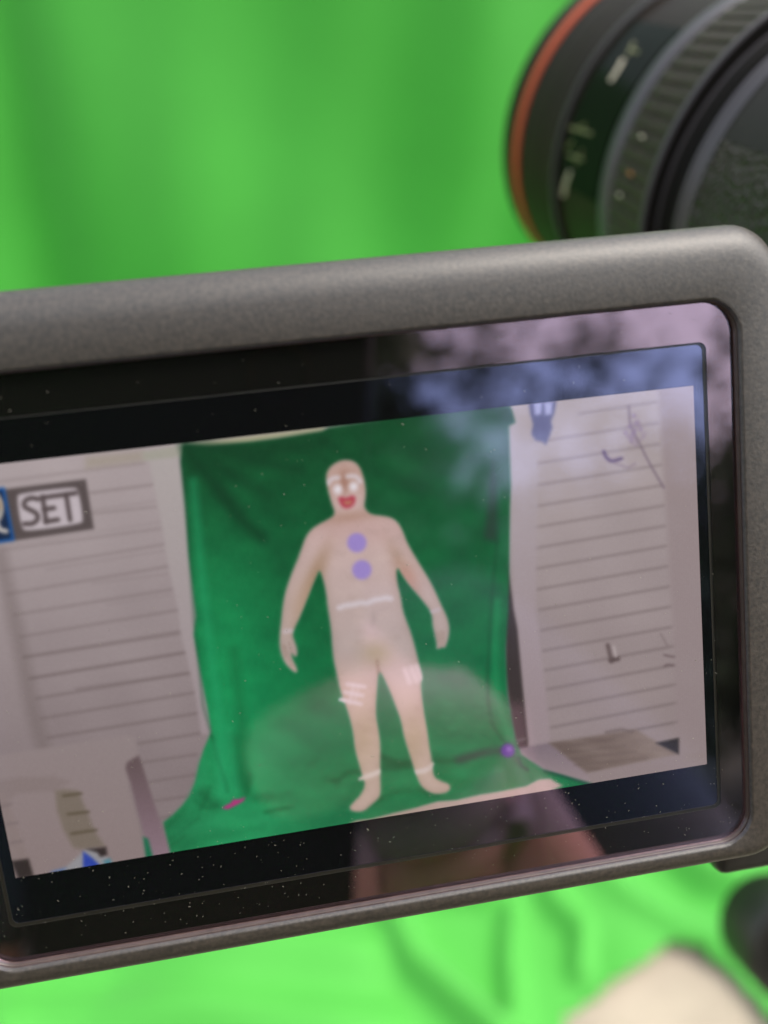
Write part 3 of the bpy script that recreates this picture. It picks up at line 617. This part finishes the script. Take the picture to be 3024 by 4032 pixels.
for id_, (nm, lab) in NAMES.items():
    q = quads[idg == id_]
    if not len(q): continue
    u, inv = np.unique(q, return_inverse=True); nf = len(q)
    me = bpy.data.meshes.new(nm); me.vertices.add(len(u)); me.vertices.foreach_set('co', (P3[u]-off).ravel())
    me.loops.add(nf*4); me.loops.foreach_set('vertex_index', inv.ravel().astype(np.int32))
    me.polygons.add(nf); me.polygons.foreach_set('loop_start', np.arange(nf, dtype=np.int32)*4)
    me.update(calc_edges=True); me.validate()
    ca_ = me.color_attributes.new('shown', 'FLOAT_COLOR', 'POINT')
    ca_.data.foreach_set('color', np.concatenate([LINC[u], np.ones((len(u), 1))], 1).ravel())
    me.materials.append(M['picture'])
    ob = bpy.data.objects.new(nm, me); COL.objects.link(ob); ob.parent = screen; ob['label'] = lab

# --- lens: rings fitted to the photograph's arcs; s runs back from the red ring along the axis
LK = 0.78
CEN = OC+LK*(np.array([106.96, -78.67, 160.55])-OC); AX = np.array([-0.12160806, -0.45036263, 0.88452529]); AX /= np.linalg.norm(AX)
EU = np.array([0, -1., 0])-AX*(np.array([0, -1., 0])@AX); EU /= np.linalg.norm(EU)
ER = np.cross(AX, EU); ER = ER if ER[0] > 0 else -ER      # ER to the right, EU up
def lens_pt(s, r, a): return CEN+LK*(-AX*s+r*(math.cos(a)*ER+math.sin(a)*EU))
def lathe(prof, seg=128, a0=0, a1=2*math.pi):
    gg = G(); full = abs(a1-a0) > 6.28
    if full:
        gg.loops([WL([lens_pt(s, r, a0+(a1-a0)*k/seg) for k in range(seg)]) for s, r in prof]); return gg
    ll = [WL([lens_pt(s, r, a0+(a1-a0)*k/seg) for k in range(seg+1)]) for s, r in prof]
    b = len(gg.v); n_ = seg+1
    for l in ll: gg.v += l
    for k in range(len(ll)-1):
        for i in range(seg): gg.f.append([k*n_+i, k*n_+i+1, (k+1)*n_+i+1, (k+1)*n_+i])
    return gg
lens = lathe([(-6.5, 30), (-6.8, 36.5), (-9.2, 38.6), (-9.6, 39.3), (-9.6, 40.6), (-9.2, 41.1), (-2.2, 41.25), (-1.8, 40.7), (1.8, 40.7), (2.2, 41.0), (3, 40.9), (12, 40.55), (12.3, 40.3), (12.6, 40.5), (19.4, 40.2), (20.2, 40.0), (20.8, 39.5), (21.2, 38.7), (42.0, 38.2), (43.0, 38.2)]).build('lens', M['barrel'], root, True, 25)
tag(lens, 'black lens barrel with a red ring near its front')
lathe([(-1.5, 40.7), (-1.4, 41.45), (-1.0, 41.6), (1.0, 41.6), (1.4, 41.45), (1.5, 40.7)]).build('red_ring', M['red'], lens, True, 50)
gg = G(); gg.loops([WL([lens_pt(-6.9, r, 2*math.pi*k/64) for k in range(64)]) for r in (36.4, 20, 6)], False, True)
gg.build('front_glass', M['window'], lens)
lathe([(20.0, 39.9), (20.3, 40.35), (20.9, 40.35), (21.2, 39.6)]).build('barrel_rim', M['satin_grey'], lens, True, 60)
lathe([(42.4, 38.0), (42.6, 38.9), (43.2, 39.3), (45.6, 39.15), (46.6, 38.7), (47.2, 38.3), (47.4, 37.6)]).build('satin_ring', M['satin_grey'], lens, True, 60)
# ribbed zoom ring
NR = 78; gg = G(); seg = NR*8; pr = []
for s, r, amp in ((47.4, 37.6, 0), (47.6, 38.7, 0), (48.4, 39.0, 0), (48.8, 39.3, .55), (55, 39.7, .55), (61.8, 40.2, .55), (62.2, 40.3, 0), (63.2, 40.3, 0)):
    pr.append(WL([lens_pt(s, r-amp*(1 if k % 8 in (0, 1) else .0), 2*math.pi*k/seg) for k in range(seg)]))
gg.loops(pr); gg.build('zoom_ring', M['rubber'], lens, True, 40)
lathe([(63.3, 40.2), (63.5, 40.7), (64.1, 40.9), (64.5, 40.7), (64.6, 40.0)]).build('rear_collar', M['satin_grey'], lens, True, 60)
lathe([(64.5, 40.0), (64.8, 38.2), (64.8, 36.9)]).build('groove', M['deep_black'], lens, True, 60)
lathe([(64.6, 37.3), (64.7, 37.65), (65.2, 37.65), (65.4, 37.3)]).build('mount_rim', M['satin_grey'], lens, True, 60)
lathe([(65.2, 37.3), (66, 36.2), (69.4, 36.2), (70.0, 36.4)]).build('mount_barrel', M['deep_black'], lens, True, 40)
lathe([(69.8, 36.2), (70.0, 37.0), (70.5, 37.2), (71.0, 37.0), (71.4, 36.4), (73.4, 36.2), (73.4, 30)]).build('mount_ring', M['satin_grey'], lens, True, 60)
# distance-scale window and its marks, on the flank that faces us
def lens_hit(px, py, r):
    """(s, angle) where the sight line through a photograph pixel meets the barrel of radius r"""
    d = np.array([(px-PW/2)/F_PX, (py-PH/2)/F_PX, 1.0])@RM; d /= np.linalg.norm(d)
    r = r*LK; oc = OC-CEN; dp_ = d-(d@AX)*AX; op = oc-(oc@AX)*AX
    a_q, b_q, c_q = dp_@dp_, 2*dp_@op, op@op-r*r; dis = b_q*b_q-4*a_q*c_q
    k = (-b_q-math.sqrt(max(dis, 0)))/(2*a_q); P = oc+k*d
    return -(P@AX)/LK, math.atan2(P@EU, P@ER)
c1 = lambda x, y: (1900+x*.67752, y*.67752)
def patch(name, m, s0, s1, a0, a1, r, parent, seg=24):
    gg = lathe([(s0, r-.4), (s0, r), (s1, r), (s1, r-.4)], seg, a0, a1); return gg.build(name, m, parent, True, 40)
A1 = lens_hit(*c1(1040, 150), 38.6)[1]; A0 = lens_hit(*c1(560, 1120), 38.6)[1]
if A0 < A1: A0 += 2*math.pi
patch('distance_window', M['window'], 22.5, 41.5, A1, A0, 38.9, lens, 40)
def mark(name, m, pts, r, w, parent):
    sa = [lens_hit(*c1(*p), r) for p in pts]
    gg = G(); gg.tube(WL([lens_pt(s, r, a) for s, a in sa]), [w*LK*.001]*len(sa), 8); return gg.build(name, m, parent)
for pts in ([(745, 475), (785, 415), (820, 350)], [(472, 1135), (485, 1070), (512, 1000)]):
    o = mark('index_mark', M['white_mark'], pts, 38.85, 0.62, lens)
for pts in ([(840, 330), (880, 250)], [(860, 290), (910, 310)], [(500, 900), (590, 930)], [(545, 960), (585, 870)], [(510, 740), (640, 780)], [(540, 760), (600, 720)], [(490, 860), (530, 820)]):
    mark('scale_numeral', M['yellow_mark'], pts, 38.75, 0.42, lens)
for pts, mm in (([(850, 1000), (870, 1020)], 'orange_mark'), ([(920, 790), (935, 800)], 'white_mark'), ([(790, 1130), (805, 1140)], 'white_mark')):
    mark('zoom_numeral', M[mm], pts, 39.9, 0.30, lens)

# --- body behind the mount: side wall with leather, top, hinge to the screen
def body_pt(l, u, s): return CEN+LK*(-AX*s+ER*l+EU*u)
def body_box(l0, l1, u0, u1, s0, s1, bev):
    c = body_pt((l0+l1)/2, (u0+u1)/2, (s0+s1)/2)
    return G().box(w_pt(c), [w_dir(ER), w_dir(EU), w_dir(-AX)], ((l1-l0)*LK/2000, (u1-u0)*LK/2000, (s1-s0)*LK/2000), bev*LK/1000)
LW = -34.5
bg_ = body_box(-22, 150, -78, 62, 80, 124, 3.0)
cyl = lathe([(72.4, 30), (72.4, 35.4), (73.0, 36.0), (120, 36.0), (124, 34.5), (124, 25)])
bg_.add(cyl.v, cyl.f)
bodyo = bg_.build('camera_body', M['body_plastic'], root, True, 30)
pr_ = lathe([(74.2, 35.8), (74.4, 36.55), (119.5, 36.55), (119.7, 35.8)], 48, rad(157), rad(275))
pr_.build('leather_panel', M['leather'], bodyo, True, 60)
body_box(20, 80, 60, 84, 84, 120, 5).build('viewfinder_hump', M['black_plastic'], bodyo, True, 30)
c = body_pt(LW-.3, 40, 92)
gg = G().tube([w_pt(c+ER*.8), w_pt(c-ER*.9), w_pt(c-ER*1.0)], [.0052, .0052, .0044], 24); gg.build('strap_lug', M['barrel'], bodyo)
gg = G().tube([w_pt(np.array([40.0, 2.0, 6.0])), w_pt(np.array([48.0, 0, 12.0])), w_pt(body_pt(LW+4, -20, 118))], [.004, .0042, .004], 16)
gg.build('screen_hinge', M['black_plastic'], root)

# ================================================================ TRIPOD under the camera
dn = np.array([0, ct, st])                         # straight down, in screen mm axes
bb = body_pt(105, -78, 96)                          # tripod socket
tri = empty('tripod', (w_pt(bb)[0], w_pt(bb)[1], 0), 'black tripod with a round clamp knob under the camera at the lower right', 'tripod')
VW = lambda v: w_dir(np.asarray(v, float))
wb = Vector(w_pt(bb)); dz_ = Vector((0, 0, -1))
gg = G().tube([wb, wb+dz_*.008, wb+dz_*.0085, wb+dz_*.016], [.028, .028, .023, .02], 32); gg.build('head_plate', M['tripod'], tri)
gg = G().tube([wb+dz_*.016, wb+dz_*.05, wb+dz_*.07], [.018, .018, .021], 32); gg.build('head', M['tripod'], tri)
gg = G().tube([wb+dz_*.07, wb+dz_*.62], [.0115, .0115], 24); gg.build('centre_column', M['tripod'], tri)
gg = G().tube([wb+dz_*.40, wb+dz_*.41, wb+dz_*.46, wb+dz_*.47], [.02, .026, .026, .02], 24); col_o = gg.build('collar', M['tripod'], tri)
kc = Vector(w_pt(np.array([134.0, 171.0, 143.0])))
ka = Vector((-.05, -.78, .50)).normalized()
kx_ = Vector((wb.x, wb.y, kc.z-.02)); gg = G().tube([kx_, kc.lerp(kx_, .5)], [.008, .008], 16); gg.build('knob_arm', M['tripod'], tri)
gg = G().tube([kc.lerp(kx_, .55), kc-ka*.016, kc-ka*.0155, kc-ka*.014, kc+ka*.003, kc+ka*.0055, kc+ka*.0055, kc+ka*.003], [.005, .006, .0150, .0172, .0172, .0155, .0115, .011], 36); kn = gg.build('clamp_knob', M['tripod'], tri)
for az in (60, 180, 300):
    d = Vector((math.sin(rad(az)), math.cos(rad(az)), 0)); p0 = wb+dz_*.44+d*.02
    p1 = Vector((wb.x, wb.y, 0.012))+d*.40
    gg = G().tube([p0, p0.lerp(p1, .5), p0.lerp(p1, .5), p0.lerp(p1, .98), p1], [.013, .013, .0105, .0105, .015], 16); lg = gg.build('leg', M['tripod'], tri)

# ================================================================ PHONE AND HAND (seen only as reflections in the screen)
ph = empty('smartphone', w_pt(cam_mm((0, 0, -6))), 'black smartphone held up in front of the camera screen, reflected dark in its glass', 'phone')
pax = [w_dir(RM[0]), w_dir(RM[1]), w_dir(RM[2])]
def cam_box(x0, x1, y0, y1, z0, z1, bev):
    return G().box(w_pt(cam_mm(((x0+x1)/2, (y0+y1)/2, (z0+z1)/2))), pax, ((x1-x0)/2000, (y1-y0)/2000, (z1-z0)/2000), bev/1000)
pb = cam_box(-52, 17, -11, 134, -17, -9.2, 3.0).build('phone_case', M['deep_black'], ph, True, 60)
gg = G().loops([[w_pt(cam_mm((r*math.cos(a), r*math.sin(a), z))) for a in np.linspace(0, 2*math.pi, 32, endpoint=False)] for r, z in ((6, -9.3), (6, -8.2), (5.2, -8.0), (4.6, -8.4))])
gg.build('lens_ring', M['barrel'], pb)
cam_box(-50, 15, -9, 132, -17.6, -17.1, .2).build('phone_display', M['window'], ph, True, 60)

def skin_mesh(name, verts, edges, radii, m, parent=None, root_i=0, sub=2):
    off_ = np.array(world_of(parent)) if parent else np.zeros(3)
    me = bpy.data.meshes.new(name); me.from_pydata((np.array(verts)-off_).tolist(), edges, [])
    ob = bpy.data.objects.new(name, me); COL.objects.link(ob)
    if parent: ob.parent = parent
    sk = ob.modifiers.new('skin', 'SKIN'); sk.use_smooth_shade = True
    for i, v in enumerate(me.skin_vertices[0].data): v.radius = (radii[i]*.001, radii[i]*.001); v.use_root = (i == root_i)
    sb = ob.modifiers.new('sub', 'SUBSURF'); sb.levels = sub; sb.render_levels = sub
    me.materials.append(m); return ob
# right hand in phone-frame mm (x right, y down, z towards the screen): palm at the phone's right edge, fingers across its back
pts = [(52, 118, -30), (44, 104, -14), (36, 92, -4), (34, 78, -2), (36, 70, -2)]
rd = [24, 21, 17, 13, 10]; ed = [(0, 1), (1, 2), (2, 3), (3, 4)]
fing = [[(38, 74, 3), (31, 65, 11), (14, 62, 13), (-7, 73, 9)], [(39, 86, 4), (35, 82, 12), (24, 82, 15), (14, 87, 11)], [(40, 95, 4), (36, 94, 11), (27, 95, 14), (18, 98, 10)], [(41, 104, 3), (37, 104, 9), (29, 106, 11), (22, 108, 8)]]
for k, fg in enumerate(fing):
    prev = 4 if k == 0 else (3 if k == 1 else (2 if k == 2 else 1))
    for j, p in enumerate(fg):
        pts.append(p); rd.append(([12, 12.5, 12.5, 10.5] if k == 0 else [9.5, 9.2, 8.8, 7.2])[j]*(.88 if k == 3 else 1)); ed.append((prev, len(pts)-1)); prev = len(pts)-1
prev = 2
for j, p in enumerate([(30, 86, -14), (22, 70, -18), (12, 56, -17)]):
    pts.append(p); rd.append([11, 9.5, 7.8][j]); ed.append((prev, len(pts)-1)); prev = len(pts)-1
for p, r in (((70, 150, -70), 27), ((110, 220, -190), 36), ((150, 290, -300), 44)):
    pts.append(p); rd.append(r); ed.append((0 if p[0] == 70 else len(pts)-2, len(pts)-1))
hand_w = w_pt(cam_mm(np.array(pts, float)-np.array([0, 0, 6.0])))
# the arm runs on from the wrist to the person standing behind the phone
V_ = [tuple(q) for q in hand_w[:-3]]; E_ = [e for e in ed if max(e) < len(V_)]; R_ = list(rd[:len(V_)])
def chain(start, seq):
    p = start
    for (q, r_) in seq: V_.append(q); R_.append(r_); E_.append((p, len(V_)-1)); p = len(V_)-1
    return p
PXo, PYo = -0.06, -0.62
el_ = chain(0, [((.13, -.26, .93), 30), ((.22, -.42, .88), 40), ((.25, -.50, .92), 44), ((.19, -.58, 1.08), 50), ((.12, -.61, 1.17), 58)])
ch = chain(el_, [((PXo, -.62, 1.13), 120)])
nk = chain(ch, [((PXo, -.61, 1.25), 58), ((PXo, -.60, 1.31), 54)])
hd = chain(nk, [((PXo, -.575, 1.37), 74), ((PXo, -.58, 1.44), 88), ((PXo, -.59, 1.51), 74)])
be = chain(ch, [((PXo, -.62, .98), 128), ((PXo, -.62, .84), 132)])
for sx in (-1, 1): chain(be, [((PXo+sx*.10, -.62, .74), 88), ((PXo+sx*.11, -.61, .44), 62), ((PXo+sx*.12, -.63, .10), 44), ((PXo+sx*.13, -.56, .045), 40), ((PXo+sx*.14, -.48, .035), 32)])
sh = chain(ch, [((PXo-.17, -.61, 1.17), 58), ((PXo-.22, -.60, 1.06), 50), ((PXo-.25, -.57, .90), 42), ((PXo-.23, -.50, .74), 32), ((PXo-.22, -.46, .66), 27), ((PXo-.215, -.44, .60), 20)])
for k, dx in enumerate((-.024, -.008, .008, .022)): chain(sh, [((PXo-.215+dx, -.425, .57), 9.5), ((PXo-.215+dx*1.15, -.41, .54), 8.4), ((PXo-.212+dx*1.1, -.405, .515+.006*abs(k-1.5)), 7)])
chain(sh, [((PXo-.185, -.425, .59), 10), ((PXo-.178, -.41, .565), 8)])
person = skin_mesh('person', V_, E_, R_, M['skin'], None, be)
tag(person, 'photographer in a dark shirt holding the smartphone, a hand mirrored in the screen', 'person')
def cloth_part(name, seq_edges, verts, radii, m, root_i=0): return skin_mesh(name, verts, seq_edges, radii, m, person, root_i)
cloth_part('shirt', [(0, 1), (1, 2), (1, 3), (3, 4), (4, 5), (1, 6), (6, 7), (7, 8), (5, 9), (9, 10), (10, 11)], [(PXo, -.62, .98), (PXo, -.62, 1.13), (PXo, -.615, 1.22), (.12, -.61, 1.17), (.19, -.58, 1.08), (.232, -.53, .99), (PXo-.17, -.61, 1.17), (PXo-.22, -.60, 1.06), (PXo-.24, -.585, .98), (.25, -.50, .92), (.22, -.42, .88), (.145, -.285, .924)], [146, 142, 70, 70, 64, 60, 70, 64, 60, 58, 52, 42], M['shirt'], 1)
cloth_part('trousers', [(0, 1), (1, 2), (1, 3), (2, 4), (3, 5), (4, 6), (5, 7)], [(PXo, -.62, .94), (PXo, -.62, .84), (PXo-.10, -.62, .74), (PXo+.10, -.62, .74), (PXo-.11, -.61, .44), (PXo+.11, -.61, .44), (PXo-.12, -.63, .11), (PXo+.12, -.63, .11)], [142, 148, 104, 104, 80, 80, 66, 66], M['trousers'], 1)
cloth_part('hair', [(0, 1), (1, 2)], [(PXo, -.635, 1.42), (PXo, -.615, 1.50), (PXo, -.575, 1.545)], [70, 86, 60], M['hair'], 1)

# ================================================================ TREE BEHIND US (its crown against the sky is mirrored in the glass)
def tree(loc, h, crown_c, crown_r, nclump, label, seed, sprays=(), big=1.0):
    r_ = np.random.default_rng(seed)
    t = empty('tree', loc, label, 'tree')
    L = Vector(loc); gg = G()
    gg.tube([L, L+Vector((.1, 0, h*.3)), L+Vector((.0, .1, h*.62))], [.22, .16, .11], 12)
    for k in range(9):
        a = r_.uniform(0, 6.28); z0 = h*r_.uniform(.3, .6); e = L+Vector(crown_c)+Vector((math.cos(a)*crown_r[0]*.7, math.sin(a)*crown_r[1]*.7, r_.uniform(-.5, .6)*crown_r[2]))
        b = L+Vector((0, 0, z0)); gg.tube([b, b.lerp(e, .5)+Vector((0, 0, .2)), e], [.07, .045, .015], 6)
    gg.build('trunk', M['bark'], t)
    vs = []; fs = []
    for c in range(nclump):
        d = r_.normal(size=3); d /= np.linalg.norm(d); q = np.array(crown_c)+d*np.array(crown_r)*r_.uniform(.35, 1)**.5
        rc = r_.uniform(.18, .45)
        for k in range(55):
            p = np.array(L)+q+r_.normal(size=3)*rc*.5
            u = r_.normal(size=3); u /= np.linalg.norm(u); w = np.cross(u, r_.normal(size=3)); w /= np.linalg.norm(w); s = r_.uniform(.03, .07)*big
            b = len(vs); vs += [p-u*s*1.6, p+w*s*.7, p+u*s*1.6, p-w*s*.7]; fs.append([b, b+1, b+2, b+3])
    for (sx, sy, sz, sr, sn) in sprays:
        for k in range(sn):
            p = np.array(L)+np.array((sx, sy, sz))+r_.normal(size=3)*sr
            u = r_.normal(size=3); u /= np.linalg.norm(u); w = np.cross(u, r_.normal(size=3)); w /= np.linalg.norm(w); s = r_.uniform(.03, .06)
            b = len(vs); vs += [p-u*s*1.6, p+w*s*.7, p+u*s*1.6, p-w*s*.7]; fs.append([b, b+1, b+2, b+3])
    link('crown', vs, fs, M['leaf'], t, False)
    return t
tree((3.1, -5.2, 0), 2.6, (0, 0, 1.45), (2.7, 1.1, 1.0), 210, 'leafy tree against the sky, mirrored at the upper right of the screen', 4,
     [(rng.uniform(-2.6, 1.6), rng.uniform(-.8, .8), rng.uniform(1.8, 3.5), rng.uniform(.10, .26), int(rng.uniform(25, 90))) for k in range(34)])
tree((-1.25, -6.0, 0), 4.2, (0, 0, 2.9), (2.5, 1.5, 2.2), 330, 'dense dark tree mirrored behind the phone on the screen', 9, (), 2.0)
